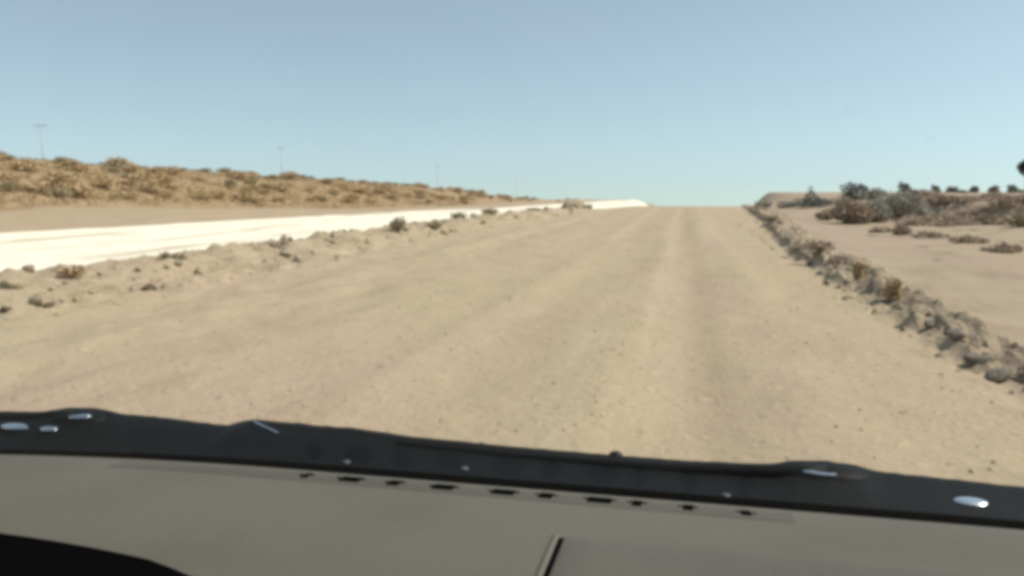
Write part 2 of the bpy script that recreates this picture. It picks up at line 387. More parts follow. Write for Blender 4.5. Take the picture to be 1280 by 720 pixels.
GB = 'stones in the rubble berm beside the pale road'
for k in range(165):
    y = 6.5 + 52 * rng.random() ** 1.9
    bi_, bo_ = float(c_xbi(np.array([y]))[0]), float(c_xbo(np.array([y]))[0])
    x = rng.uniform(bo_ + .15, bi_ + .35); s = min(.36, .13 * math.exp(rng.gauss(0, .5))) * (1 + y * .006)
    rock('tan', x, y, s, 'tan stone half buried in the rubble berm beside the pale road', GB)
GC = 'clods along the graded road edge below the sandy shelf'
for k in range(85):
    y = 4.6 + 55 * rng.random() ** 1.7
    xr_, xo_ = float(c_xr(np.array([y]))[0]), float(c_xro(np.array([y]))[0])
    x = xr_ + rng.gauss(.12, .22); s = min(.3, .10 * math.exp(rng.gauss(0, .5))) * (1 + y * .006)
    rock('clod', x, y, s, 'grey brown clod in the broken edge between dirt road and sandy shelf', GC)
for (u, d, s, k, lab) in ((1168, 8.6, .22, 'grey', 'grey angular rock at the upper end of the dark broken road edge'),
                          (1205, 7.6, .25, 'grey', 'big grey rock in the middle of the dark broken road edge'),
                          (1235, 7.0, .22, 'grey', 'grey rock with a pale top above the dark broken road edge'),
                          (1262, 6.4, .24, 'grey', 'dark grey rock nearest the car on the broken road edge'),
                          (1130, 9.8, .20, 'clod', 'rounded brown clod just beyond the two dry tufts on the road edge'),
                          (1148, 9.0, .18, 'tan', 'pale stone lying at the foot of the broken road edge'),
                          (55, 10.4, .2, 'dark', 'dark brown rock lying on the near end of the rubble berm'),
                          (184, 12.6, .26, 'dark', 'long dark rock midway along the near part of the rubble berm'),
                          (2, 9.9, .18, 'dark', 'small dark rock at the very near end of the rubble berm')):
    x, y = bear(u, d); rock(k, x, y, s, lab, sink=.25)
bx, by = bear(718, 66)
rock('tan', bx, by, 2.1, 'largest pale boulder with a rounded top where the rubble berm ends at the crest', name='boulder', sink=.3, stretch=(1.15, .9, .85), cat='boulder')
bx, by = bear(708, 63)
rock('grey', bx, by, 1.0, 'grey boulder leaning before the largest boulder at the crest', name='boulder', sink=.25, cat='boulder')
bx, by = bear(722, 62)
rock('tan', bx, by, .8, 'pale boulder in front of the largest boulder at the crest', name='boulder', sink=.2, cat='boulder')
bx, by = bear(735, 64)
rock('grey', bx, by, .9, 'grey boulder beside the largest boulder, next to the pale road', name='boulder', sink=.3, cat='boulder')

# ------------------------------------------------------------------ plants
def leaf_mat(name, c1, c2, c3):
    m, nt, bs = new_mat(name)
    oi = nd(nt, 'ShaderNodeObjectInfo'); g = nd(nt, 'ShaderNodeNewGeometry')
    c = mixc(nt, oi.outputs['Random'], c1, c2)
    c = mixc(nt, g.outputs['Random Per Island'], c, c3)
    c = mixc(nt, mathn(nt, 'MULTIPLY', noise_f(nt, g.outputs['Position'], 1.4, 3, .5, .4, .62), .6), c, c3)
    nt.links.new(c, bs.inputs['Base Color']); bs.inputs['Roughness'].default_value = .8; bs.inputs['Specular IOR Level'].default_value = .2
    return m
M_dry = leaf_mat('dry_leaf', (.48, .335, .18), (.42, .30, .165), (.54, .40, .235))
M_olive = leaf_mat('olive_leaf', (.30, .255, .155), (.34, .28, .17), (.38, .315, .19))
M_gdark = leaf_mat('grey_leaf', (.35, .325, .275), (.39, .36, .30), (.43, .395, .325))
M_rust = leaf_mat('rust_leaf', (.40, .30, .22), (.43, .335, .245), (.47, .375, .275))
M_green = leaf_mat('dark_green_leaf', (.035, .05, .035), (.05, .062, .04), (.07, .08, .05))
M_tgrey = leaf_mat('tree_leaf', (.18, .19, .175), (.205, .21, .19), (.23, .23, .20))
M_grass = leaf_mat('dry_grass', (.34, .24, .12), (.31, .21, .105), (.38, .28, .155))
def bark_mat(name, c1, c2):
    m, nt, bs = new_mat(name); tc = nd(nt, 'ShaderNodeTexCoord')
    mp = nd(nt, 'ShaderNodeMapping'); mp.inputs['Scale'].default_value = (14, 14, 2); nt.links.new(tc.outputs['Object'], mp.inputs[0])
    c = mixc(nt, noise_f(nt, mp.outputs[0], 1, 5, .6, .35, .65), c1, c2)
    nt.links.new(c, bs.inputs['Base Color']); bs.inputs['Roughness'].default_value = .9
    return m
M_bark = bark_mat('bark', (.12, .09, .065), (.22, .18, .13)); M_pbark = bark_mat('pale_bark', (.26, .25, .23), (.36, .34, .31))

def leaves_np(r, clumps, n, ls, aspect=2.2, flat=0.0):
    """small pointed leaf faces through the volume of ellipsoid clumps (cx,cy,cz,rx,ry,rz)"""
    V = []; Fc = []
    w = [c[3] * c[4] * c[5] for c in clumps]; tot = sum(w)
    for c, wi in zip(clumps, w):
        for _ in range(max(6, int(n * wi / tot))):
            while True:
                p = Vector((r.uniform(-1, 1), r.uniform(-1, 1), r.uniform(-1, 1)))
                if p.length <= 1 and r.random() < .25 + .75 * p.length: break
            q = Vector((c[0] + p.x * c[3], c[1] + p.y * c[4], c[2] + p.z * c[5]))
            if q.z < .01: q.z = .01 + r.random() * .05
            d = (p + Vector((r.gauss(0, .7), r.gauss(0, .7), r.gauss(.25, .6)))).normalized()
            e = d.cross(Vector((r.gauss(0, 1), r.gauss(0, 1), r.gauss(0, 1)))).normalized()
            L = ls * r.uniform(.6, 1.5); W = L / aspect
            i = len(V)
            V += [q - d * L * .5, q + e * W * .5, q + d * L * .5, q - e * W * .5]; Fc.append((i, i + 1, i + 2, i + 3))
    return V, Fc
def tubes_np(paths, sides=5):
    V = []; Fc = []
    for pts in paths:
        prev = None
        for k, (p, rad) in enumerate(pts):
            p = Vector(p)
            a = Vector(pts[min(k + 1, len(pts) - 1)][0]) - Vector(pts[max(k - 1, 0)][0]); a.normalize()
            u = a.cross(Vector((.31, .93, .17))).normalized(); v = a.cross(u)
            i = len(V)
            for s in range(sides):
                an = 2 * math.pi * s / sides; V.append(p + (u * math.cos(an) + v * math.sin(an)) * rad)
            if prev is not None:
                for s in range(sides): Fc.append((prev + s, prev + (s + 1) % sides, i + (s + 1) % sides, i + s))
            prev = i
        Fc.append(tuple(prev + s for s in range(sides)))
    return V, Fc
def clumps_for(r, W, D, Hh, n):
    out = []
    for _ in range(n):
        a = r.uniform(0, 6.28); q = math.sqrt(r.random()) * .62
        s = r.uniform(.28, .5); hgt = Hh * r.uniform(.35, .75) * (1 - .5 * q)
        out.append((math.cos(a) * q * W * .5, math.sin(a) * q * D * .5, hgt, W * .5 * s, D * .5 * s, Hh * .32 * r.uniform(.7, 1.2)))
    out.append((0, 0, Hh * .4, W * .36, D * .36, Hh * .38))
    return out
def stems_for(r, W, D, Hh, n, rad):
    ps = []
    for _ in range(n):
        a = r.uniform(0, 6.28); q = r.uniform(.1, .45); e = Vector((math.cos(a) * q * W, math.sin(a) * q * D, Hh * r.uniform(.5, .95)))
        mid = Vector((e.x * .35, e.y * .35, e.z * .5))
        ps.append([((e.x * .05, e.y * .05, -.05), rad), (mid, rad * .7), (e, rad * .2)])
    return ps
def bush(x, y, W, Hh, mat, label, n=900, ls=None, seed=1, group=None, name='bush', D=None, bark=None, cl=7, tilt=0):
    r = random.Random(seed); D = D or W * .8
    o = empty(name, (x, y, hz(x, y) - .02), 0, label=label, cat='bush', group=group)
    V, Fc = leaves_np(r, clumps_for(r, W, D, Hh, cl), n, ls or max(.05, W * .06)); link('foliage', mesh_np('foliage', V, Fc, mat), o)
    V, Fc = tubes_np(stems_for(r, W, D, Hh, 12, .012 + .012 * W)); link('stem', mesh_np('stem', V, Fc, bark or M_bark, smooth=True), o)
    o.rotation_euler = (0, tilt, 0)
    return o
def tree(x, y, hgt, cw, ch, mat, label, n=1500, ls=.25, seed=1, bark=None, cone=False, group=None, name='tree', base=.35):
    r = random.Random(seed); o = empty(name, (x, y, hz(x, y) - .05), 0, label=label, cat='tree', group=group)
    z0 = hgt - ch; cl = []
    k = 11
    for i in range(k):
        t = (i + .5) / k
        if cone: rad = cw * .5 * (1 - t) * .62 + .05 * cw; zz = z0 + ch * t; q = cw * .32 * (1 - t)
        else: rad = cw * .5 * r.uniform(.3, .48); zz = z0 + ch * r.uniform(.25, .85); q = cw * .5 * .6
        a = r.uniform(0, 6.28); q *= math.sqrt(r.random())
        cl.append((math.cos(a) * q, math.sin(a) * q, zz, rad, rad, ch * (.13 if cone else r.uniform(.16, .26))))
    if base < .1:
        for q in range(4): cl.append((cw * .3 * math.cos(q * 1.57 + .4), cw * .3 * math.sin(q * 1.57 + .4), z0 + ch * .22, cw * .24, cw * .24, ch * .26))
    if not cone: cl.append((0, 0, z0 + ch * .5, cw * .36, cw * .36, ch * .36))
    V, Fc = leaves_np(r, cl, n, ls, 1.8); link('crown', mesh_np('crown', V, Fc, mat), o)
    rad = max(.05, hgt * .028); ps = [[((0, 0, -.1), rad * 1.3), ((rad * .5, 0, hgt * .25), rad), ((-rad * .3, rad * .4, z0 + ch * .35), rad * .75), ((0, 0, z0 + ch * .85), rad * .2)]]
    for c_ in cl[::2]: ps.append([((0, 0, z0 + ch * .1), rad * .6), ((c_[0] * .5, c_[1] * .5, (z0 + c_[2]) * .5 + .1), rad * .4), ((c_[0], c_[1], c_[2]), rad * .12)])
    V, Fc = tubes_np(ps, 7); link('trunk', mesh_np('trunk', V, Fc, bark or M_bark, smooth=True), o)
    return o

# scrub on the hill: a few kinds, copied
def scrub_proto(seed, mat, W, Hh, n, ls):
    r = random.Random(seed); V, Fc = leaves_np(r, clumps_for(r, W, W * .9, Hh, 6), n, ls)
    V2, F2 = tubes_np(stems_for(r, W, W * .9, Hh, 8, .02), 4); k = len(V)
    return mesh_np('bush', list(V) + V2, Fc + [tuple(i + k for i in f) for f in F2], [mat, M_bark], [0] * len(Fc) + [1] * len(F2))
DRYP = [scrub_proto(100 + i, M_dry, 1.9, .85, 520, .15) for i in range(5)]
OLP = [scrub_proto(200 + i, M_olive, 2.0, 1.0, 620, .15) for i in range(4)]
def put(me, x, y, s, label, group, sz=None, cat='bush', name='bush'):
    o = link(name, me, None, (x, y, hz(x, y) - .03), label=label, cat=cat, group=group)
    o.rotation_euler = (0, 0, rng.uniform(0, 6.28)); o.scale = (s * rng.uniform(.85, 1.25), s * rng.uniform(.85, 1.25), s * (sz or rng.uniform(.8, 1.15)))
    return o
n = 0
while n < 138:
    y = 26 + 210 * rng.random() ** 1.35; x = rng.uniform(-60.5, -41)
    if y > 90 and rng.random() < .25: continue
    if x > -44.5 + 7 * float(fbm(np.array([y * .05]), np.array([2.0]), 32, 4)[0]): continue
    put(rng.choice(DRYP), x, y, rng.uniform(.9, 2.3), 'low dry tan bush growing on the hillside beyond the pale road', 'dry bushes on the hillside', sz=rng.uniform(.5, .85)); n += 1
for k in range(30):
    y = 26 + 205 * rng.random() ** 1.3; x = rng.uniform(-60, -43)
    put(rng.choice(OLP), x, y, rng.uniform(.6, 1.15), 'dark olive bush among dry bushes on the hill slope', 'olive bushes on the slope')
for k in range(50):
    y = 30 + 190 * (k / 50.0) ** 1.2 + rng.uniform(-2, 2); x = -62.5 + 5 * float(fbm(np.array([y * .03]), np.array([0.0]), 31, 3)[0]) + rng.uniform(-3.0, 1.8)
    put(rng.choice(OLP), x, y, rng.uniform(.7, 1.35) * (1 + y * .0015), 'dark olive bush standing on the crest of the hill against the sky', 'olive bushes on the hill crest', sz=rng.uniform(.35, .6))
# scrub line on the far flat beyond the hill's end
for k in range(18):
    u = rng.uniform(585, 712); d = rng.uniform(210, 290); x, y = bear(u, d)
    put(rng.choice(OLP), x, y, rng.uniform(.8, 1.5), 'distant dark scrub bush beyond the tail of the hill', 'scrub bushes beyond the hill', sz=rng.uniform(.5, .8))
# dry grass between the bushes
def grass(n):
    V = []; Fc = []; xs = []; ys = []
    for _ in range(n):
        y = 24 + 150 * rng.random() ** 1.5; xs.append(rng.uniform(-63, -41.5)); ys.append(y)
    zs = H(np.array(xs), np.array(ys))
    for x, y, z in zip(xs, ys, zs):
        for _ in range(5):
            a = rng.uniform(0, 6.28); h = rng.uniform(.12, .42); w = rng.uniform(.02, .05); lx, ly = math.cos(a) * h * .6, math.sin(a) * h * .6
            px, py = x + rng.gauss(0, .18), y + rng.gauss(0, .18); i = len(V)
            V += [(px - w * math.sin(a), py + w * math.cos(a), z - .03), (px + w * math.sin(a), py - w * math.cos(a), z - .03), (px + lx, py + ly, z + h)]; Fc.append((i, i + 1, i + 2))
    link('dry_grass', mesh_np('dry_grass', V, Fc, M_grass), None, kind='stuff', label='dry yellow grass growing between the hillside bushes', cat='grass')
grass(7000)

# bushes of the rubble berm
for i, (u, d, W, h, mat, lab) in enumerate((
        (497, 25.5, .62, .62, M_olive, 'dark olive bush standing alone on top of the rubble berm'),
        (346, 18.2, .75, .26, M_rust, 'flat dark brown bush on the rubble berm nearest the car'),
        (540, 29, .8, .3, M_olive, 'low olive tuft on the rubble berm just beyond the lone dark bush'),
        (572, 34, .9, .34, M_olive, 'low olive tuft with a rounded top halfway along the rubble berm'),
        (612, 40, 1.2, .36, M_olive, 'wide olive tuft on the far half of the rubble berm'),
        (640, 45, 1.2, .36, M_olive, 'olive tuft two before the boulders on the rubble berm'),
        (668, 51, 1.5, .4, M_olive, 'last olive tuft before the boulders at the end of the rubble berm'),
        (85, 12.2, .5, .2, M_dry, 'small dry tuft on the near end of the rubble berm'),
        (215, 14.6, .6, .2, M_olive, 'small grey green tuft beside the long dark rock on the rubble berm'))):
    x, y = bear(u, d); bush(x, y, W, h, mat, lab, n=420, ls=.05 + .001 * d, seed=300 + i, cl=5, tilt=.25 if i == 0 else 0)
# tufts of the graded edge on the other side
for i, (u, d, W, h, mat, lab) in enumerate((
        (1075, 12.6, .26, .34, M_dry, 'upright dry brown tuft on the road edge, farther of the pair'),
        (1119, 10.6, .30, .34, M_dry, 'bushy dry brown tuft on the road edge, nearer of the pair'),
        (1048, 14.6, .45, .24, M_rust, 'low brown tuft on the road edge beyond the pair of dry tufts'),
        (1006, 18.6, .9, .26, M_rust, 'long low brown tuft on the curve of the road edge'),
        (1025, 16.6, .7, .25, M_rust, 'brown tuft on the road edge next to the long low tuft'),
        (964, 33, .9, .35, M_olive, 'small olive tuft on the far road edge below the crest'))):
    x, y = bear(u, d); bush(x, y, W, h, mat, lab, n=420, ls=.05 + .001 * d, seed=330 + i, cl=5)
# bushes and trees over the sandy shelf
for i, (u, d, W, h, mat, n_, lab) in enumerate((
        (1122, 35, 3.1, 1.42, M_gdark, 5200, 'biggest dark grey bush at the foot of the brown cut bank'),
        (1060, 33, 2.0, 1.05, M_rust, 3000, 'reddish brown bush beside the biggest grey bush'),
        (1032, 35, 1.1, .5, M_rust, 700, 'low rust coloured bush at the outer end of the bush row'),
        (1092, 33.5, 1.7, .95, M_gdark, 2200, 'mid sized grey bush pressed against the biggest grey bush'),
        (1100, 26, .9, .22, M_rust, 420, 'flat dry tuft on the sandy shelf below the biggest grey bush'),
        (1127, 24.5, .7, .36, M_rust, 420, 'dark brown tuft added in place of shade on the little mound in the sandy shelf'),  # this tuft and the next stand in for the mound's shadowed edges
        (1160, 23, 1.1, .24, M_rust, 420, 'long dark tuft added in place of shade sloping off the little mound in the sandy shelf'),
        (1212, 20.5, 1.2, .2, M_rust, 420, 'flat reddish tuft in the middle of the sandy shelf'),
        (1258, 17.0, .9, .22, M_rust, 420, 'brown tuft on the sandy shelf nearest the road edge rocks'),
        (951, 62, 1.6, .72, M_gdark, 900, 'small dark bush at the crest beside the road'),
        (1036, 62, 3.2, .5, M_gdark, 1400, 'wide low dark bush between the pointed tree and the round tree'),
        (1240, 31, 1.4, .42, M_olive, 600, 'low olive bush at the foot of the cut bank'),
        (1275, 28, 1.3, .5, M_olive, 600, 'olive bush at the edge of view under the tall tree'),
        (1185, 37, 1.6, .4, M_olive, 600, 'low olive bush on the rim of the brown cut bank'),
        (985, 60, 2.2, .55, M_gdark, 900, 'low grey bush on the skyline left of the pointed tree'),
        (1090, 54, 2.4, .8, M_gdark, 1200, 'grey bush filling the gap beside the round topped tree'),
        (1150, 46, 2.6, .7, M_rust, 1200, 'brown bush on the plateau behind the biggest grey bush'))):
    x, y = bear(u, d); bush(x, y, W, h, mat, lab, n=n_, ls=.07 + .0016 * d, seed=360 + i, cl=9 if W > 2 else 6)
x, y = bear(1011, 58); tree(x, y, 1.5, 2.6, 1.45, M_tgrey, 'small pointed dark tree on the skyline', n=1900, ls=.13, seed=401, cone=True, base=.0)
x, y = bear(1067, 56); tree(x, y, 1.5, 2.2, 1.42, M_tgrey, 'small round topped grey tree on the skyline behind the brown bush', n=2200, ls=.12, seed=402, bark=M_pbark, base=.0)
x, y = bear(1127, 75); tree(x, y, 1.35, 1.3, 1.2, M_tgrey, 'small grey tree rising behind the biggest grey bush', n=900, ls=.16, seed=403, base=.0)
for i, (u, w, h) in enumerate(((1166, 2.2, 1.9), (1187, 3.2, 1.7), (1214, 2.6, 2.0), (1238, 2.6, 1.9), (1262, 3.0, 2.0), (1291, 3, 1.9))):
    x, y = bear(u, 190 + 8 * (i % 3)); tree(x, y, h, w, h * .9, M_tgrey, 'far hazy grey tree in the row along the horizon beyond the plateau', n=600, ls=.35, seed=420 + i, base=.0, group='far row of trees on the horizon')
RUP = [scrub_proto(500 + i, M_rust, 1.5, .6, 420, .10) for i in range(3)]
for k in range(120):       # brown brush over the cut bank
    u = rng.uniform(1140, 1330); d = rng.uniform(30.5, 39); x, y = bear(u, d)
    put(rng.choice(RUP), x, y, rng.uniform(.6, 1.2), 'low brown brush growing on the face of the cut bank', 'brown brush on the cut bank', sz=rng.uniform(.4, .75), name='brush_clump', cat='brush')
for i in range(16):
    u = rng.uniform(1150, 1330); x, y = bear(u, rng.uniform(175, 230)); put(rng.choice(OLP), x, y, rng.uniform(.9, 1.5), 'far low scrub bush under the row of horizon trees', 'far scrub under the horizon trees', sz=rng.uniform(.5, .8))
for k in range(26):
    u = rng.uniform(1060, 1290); d = rng.uniform(15, 29) if u > 1150 else rng.uniform(22, 31); x, y = bear(u, d)
    put(rng.choice(RUP), x, y, rng.uniform(.15, .5), 'small brown brush clump scattered over the sandy shelf', 'brown brush scattered on the shelf', sz=rng.uniform(.15, .4), name='brush_clump', cat='brush')
for k in range(16):
    u = rng.uniform(945, 1060); d = rng.uniform(52, 66); x, y = bear(u, d)
    put(rng.choice(RUP), x, y, rng.uniform(.5, 1.1), 'low brown brush on the pale rise beside the road crest', 'brown brush by the road crest', sz=rng.uniform(.3, .6), name='brush_clump', cat='brush')
x, y = bear(1278, 48); tree(x, y, 2.3, 1.15, 1.15, M_green, 'dark green tree with a pale trunk at the edge of view', n=1500, ls=.12, seed=450, bark=M_pbark)

# ------------------------------------------------------------------ utility poles behind the hill
def steel(name, col, rough, metal=0.0):
    m, nt, bs = new_mat(name); tc = nd(nt, 'ShaderNodeTexCoord')
    c = mixc(nt, noise_f(nt, tc.outputs['Object'], 9, 5, .6, .35, .7), col, tuple(v * .82 for v in col))
    nt.links.new(c, bs.inputs['Base Color']); bs.inputs['Roughness'].default_value = rough; bs.inputs['Metallic'].default_value = metal
    return m
M_pole = steel('weathered_pole', (.52, .54, .56), .8); M_ins = steel('insulator', (.45, .47, .5), .4)
PO = ((-90.3, 108.5, 11.0, 'nearest tall utility pole with a crossarm behind the hill'),
      (-90.0, 183, 11.4, 'second utility pole along the line behind the hill'),
      (-90.1, 311, 11.2, 'third utility pole over the low end of the hill'),
      (-90.0, 467, 10.6, 'farthest utility pole beyond the end of the hill'))
for (x, y, top, lab) in PO:
    z = hz(x, y) - .3; Hh = top - z
    o = empty('utility_pole', (x, y, z), R(2), label=lab, cat='utility pole', group=None)
    V, Fc = tubes_np([[((0, 0, 0), .12), ((0, 0, Hh * .5), .095), ((0, 0, Hh), .07)]], 8); link('pole', mesh_np('pole', V, Fc, M_pole, smooth=True), o)
    bm = bmesh.new(); bmesh.ops.create_cube(bm, size=1); bmesh.ops.scale(bm, vec=(2.0, .08, .09), verts=bm.verts); bmesh.ops.translate(bm, vec=(0, -.15, Hh - .35), verts=bm.verts)
    link('crossarm', bm_mesh('crossarm', bm, M_pole), o)
    for dx in (-1, -.35, .35, 1):
        bm = bmesh.new(); bmesh.ops.create_cone(bm, cap_ends=True, segments=8, radius1=.07, radius2=.04, depth=.2); bmesh.ops.translate(bm, vec=(dx, -.15, Hh - .18), verts=bm.verts)
        link('insulator', bm_mesh('insulator', bm, M_ins), o)

# ------------------------------------------------------------------ the car we sit in
def plastic(name, col, rough, grain=.0006, gscale=900, spec=.4, var=.16):
    m, nt, bs = new_mat(name); tc = nd(nt, 'ShaderNodeTexCoord'); P = tc.outputs['Object']
    c = mixc(nt, noise_f(nt, P, 4, 5, .6, .35, .65), col, tuple(v * (1 - var) for v in col))
    c = mixc(nt, mathn(nt, 'MULTIPLY', noise_f(nt, P, 260, 3, .6, .35, .65), .22), c, tuple(min(1, v * 1.3) for v in col))
    nt.links.new(c, bs.inputs['Base Color']); bs.inputs['Roughness'].default_value = rough; bs.inputs['Specular IOR Level'].default_value = spec
    n = nd(nt, 'ShaderNodeTexNoise'); n.inputs['Scale'].default_value = gscale; n.inputs['Detail'].default_value = 2; nt.links.new(P, n.inputs['Vector'])
    b = nd(nt, 'ShaderNodeBump'); b.inputs['Strength'].default_value = .35; b.inputs['Distance'].default_value = grain; nt.links.new(n.outputs[0], b.inputs['Height'])
    nt.links.new(b.outputs[0], bs.inputs['Normal'])
    return m
M_dash = plastic('dash_plastic', (.124, .112, .089), .7, spec=.25)
M_dash2 = plastic('dash_cover_plastic', (.110, .101, .083), .7, spec=.25)
M_vent = plastic('vent_plastic', (.098, .09, .074), .8, spec=.25)
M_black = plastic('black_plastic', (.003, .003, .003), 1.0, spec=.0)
M_void = plastic('vent_dark', (.004, .004, .004), 1.0, spec=.0)
M_cowl = plastic('cowl_plastic', (.0055, .0066, .007), .6, grain=.002, gscale=120, spec=.13)
M_rubber = plastic('rubber', (.008, .008, .008), .6, grain=.0015, gscale=300, spec=.3)
M_paint = plastic('grey_paint', (.03, .032, .035), .4)
M_chrome = steel('bright_metal', (.95, .95, .93), .22, 1.0)
M_tyre = plastic('tyre_rubber', (.02, .02, .02), .85)
gm, gnt, gbs = new_mat('windscreen_glass')
gnt.nodes.remove(gbs)
tr = nd(gnt, 'ShaderNodeBsdfTransparent'); tr.inputs[0].default_value = (.975, .985, .98, 1)
gl = nd(gnt, 'ShaderNodeBsdfGlossy'); gl.inputs['Roughness'].default_value = .02
fr = nd(gnt, 'ShaderNodeFresnel'); fr.inputs[0].default_value = 1.35
mx = nd(gnt, 'ShaderNodeMixShader'); gnt.links.new(mathn(gnt, 'MULTIPLY', fr.outputs[0], .5), mx.inputs[0]); gnt.links.new(tr.outputs[0], mx.inputs[1]); gnt.links.new(gl.outputs[0], mx.inputs[2])
gout = [n_ for n_ in gnt.nodes if n_.type == 'OUTPUT_MATERIAL'][0]; gtc = nd(gnt, 'ShaderNodeTexCoord'); dus = nd(gnt, 'ShaderNodeBsdfDiffuse'); dus.inputs[0].default_value = (.5, .44, .36, 1)
dm = noise_f(gnt, gtc.outputs['Object'], 3.0, 6, .65, .3, .75); sp_, rv_ = pebbles(gnt, gtc.outputs['Object'], 26, .12, .25)
dm = mathn(gnt, 'ADD', mathn(gnt, 'MULTIPLY', dm, .012), mathn(gnt, 'MULTIPLY', sp_, .03))
mx2 = nd(gnt, 'ShaderNodeMixShader'); gnt.links.new(dm, mx2.inputs[0]); gnt.links.new(mx.outputs[0], mx2.inputs[1]); gnt.links.new(dus.outputs[0], mx2.inputs[2]); gnt.links.new(mx2.outputs[0], gout.inputs[0])

CX = -.27; HW = .80        # centre line and half width of the cabin, seen from the passenger seat
car = empty('car', (0, 0, 0), R(-2.2), label='car seen from inside, grey dashboard and black wipers below the windscreen', cat='car')

def loft(name, mat, xs, prof, parent, smooth=True, thick=None, jit=None):
    """grid: for each x a list of (y,z); prof(x) -> list"""
    P = [prof(x) for x in xs]; m = len(P[0]); V = []; Fc = []
    for x, p in zip(xs, P):
        for (y, z) in p: V.append((x, y, z))
    for i in range(len(xs) - 1):
        for j in range(m - 1):
            a = i * m + j; Fc.append((a, a + m, a + m + 1, a + 1))
    me = mesh_np(name, V, Fc, mat, smooth=smooth)
    o = link(name, me, parent)
    if thick: md = o.modifiers.new('shell', 'SOLIDIFY'); md.thickness = thick; md.offset = -1
    return o
def box(name, mat, lo, hi, parent, bev=.004, rot=None):
    bm = bmesh.new(); bmesh.ops.create_cube(bm, size=1); d = [h - l for l, h in zip(lo, hi)]
    bmesh.ops.scale(bm, vec=d, verts=bm.verts)
    if bev: bmesh.ops.bevel(bm, geom=bm.edges[:], offset=min(bev, min(d) * .45), segments=2, affect='EDGES')
    if rot: bmesh.ops.rotate(bm, cent=(0, 0, 0), matrix=rot, verts=bm.verts)
    bmesh.ops.translate(bm, vec=[(l + h) / 2 for l, h in zip(lo, hi)], verts=bm.verts)
    return link(name, bm_mesh(name, bm, mat), parent)

def edge_z(x):           # far edge of the dash top: crowned, drops toward the driver's door
    t = max(0, -x - .45); s = max(0, x - .2)
    return 1.130 - .07 * t * t - .05 * s * s
def dash_prof(x):
    e = edge_z(x)
    return [(.36, e - .30), (.40, e - .10), (.43, e - .035), (.47, e - .008), (.52, e + .003), (.58, e + .010), (.64, e + .014), (.70, e + .0165), (.75, e + .0165), (.79, e + .0145),
            (.815, e + .012), (.835, e + .009), (.85, e + .006), (.862, e + .0025), (.870, e - .002), (.876, e - .010), (.880, e - .03), (.882, e - .09)]
xs = list(np.linspace(CX - HW, CX + HW, 90))
dash = loft('dashboard', M_dash, xs, dash_prof, car)
def dash_z(x, y):
    p = dash_prof(x)
    for (y0, z0), (y1, z1) in zip(p, p[1:]):
        if y0 <= y <= y1: return z0 + (z1 - z0) * (y - y0) / (y1 - y0)
    return p[-1][1]
# defroster vent: a plate with real openings over a dark tray
vx0, vx1, vy0, vy1 = -.66, .08, .800, .838
nx = 150; gx = np.linspace(vx0, vx1, nx + 1); gy = np.array([vy0, .807, .8135, .820, .8265, .833, vy1])
V = []; Fc = []
for x in gx:
    for y in gy:
        edge = min(1, (y - vy0) / .014, (vy1 - y) / .008, (x - vx0) / .12, (vx1 - x) / .08)
        V.append((x, y, dash_z(x, y) + .0003 + .0026 * max(0, edge)))
r9 = random.Random(3); slots = set()
k = 0
while k < nx - 12:
    stp = r9.choice((9, 10, 11, 13)); k += stp
    if gx[k] < -.50 or gx[k] > .02: continue
    w = r9.choice((4, 5, 6, 7))
    for i in range(k + 2, k + 2 + w): slots.add(i)
for i in range(nx):
    for j in range(6):
        if i in slots and j in ((1, 2, 3) if (i - 1 in slots and i + 1 in slots) else (2,)): continue
        a = i * 7 + j; Fc.append((a, a + 7, a + 8, a + 1))
grille = link('defroster_grille', mesh_np('defroster_grille', V, Fc, M_vent), dash)
sol = grille.modifiers.new('shell', 'SOLIDIFY'); sol.thickness = .0012; sol.offset = -1
loft('vent_tray', M_void, list(np.linspace(-.54, vx1 - .01, 30)), lambda x: [(y, dash_z(x, y) + .0002) for y in (.8065, .812, .820, .826)], dash)
# airbag cover: slightly raised panel with a dark gap along its side
ax0, ax1, ay0, ay1 = -.122, .40, .47, .712
loft('airbag_gap', M_void, list(np.linspace(ax0 - .0045, ax0 + .004, 3)), lambda x: [(y, dash_z(x, y) + .0008) for y in np.linspace(ay0, ay1 - .004, 12)], dash)
def abp(x):
    fx = min(1, (x - ax0) / .006, (ax1 - x) / .006)
    return [(y, dash_z(x, y) + .0006 + .0018 * max(0, min(1, fx, (ay1 - y) / .006 if y > .6 else 1))) for y in list(np.linspace(ay0, ay1 - .006, 12)) + [ay1]]
loft('airbag_cover', M_dash2, [ax0, ax0 + .003, ax0 + .006] + list(np.linspace(ax0 + .03, ax1 - .006, 20)) + [ax1], abp, dash)
# raised rim on the driver's side of the gap
loft('seam_trim', M_dash, list(np.linspace(ax0 - .011, ax0 - .0045, 5)), lambda x: [(y, dash_z(x, y) + .0006 + .0018 * math.sin(math.pi * (x - (ax0 - .0111)) / .0068)) for y in np.linspace(ay0, ay1, 12)], dash)
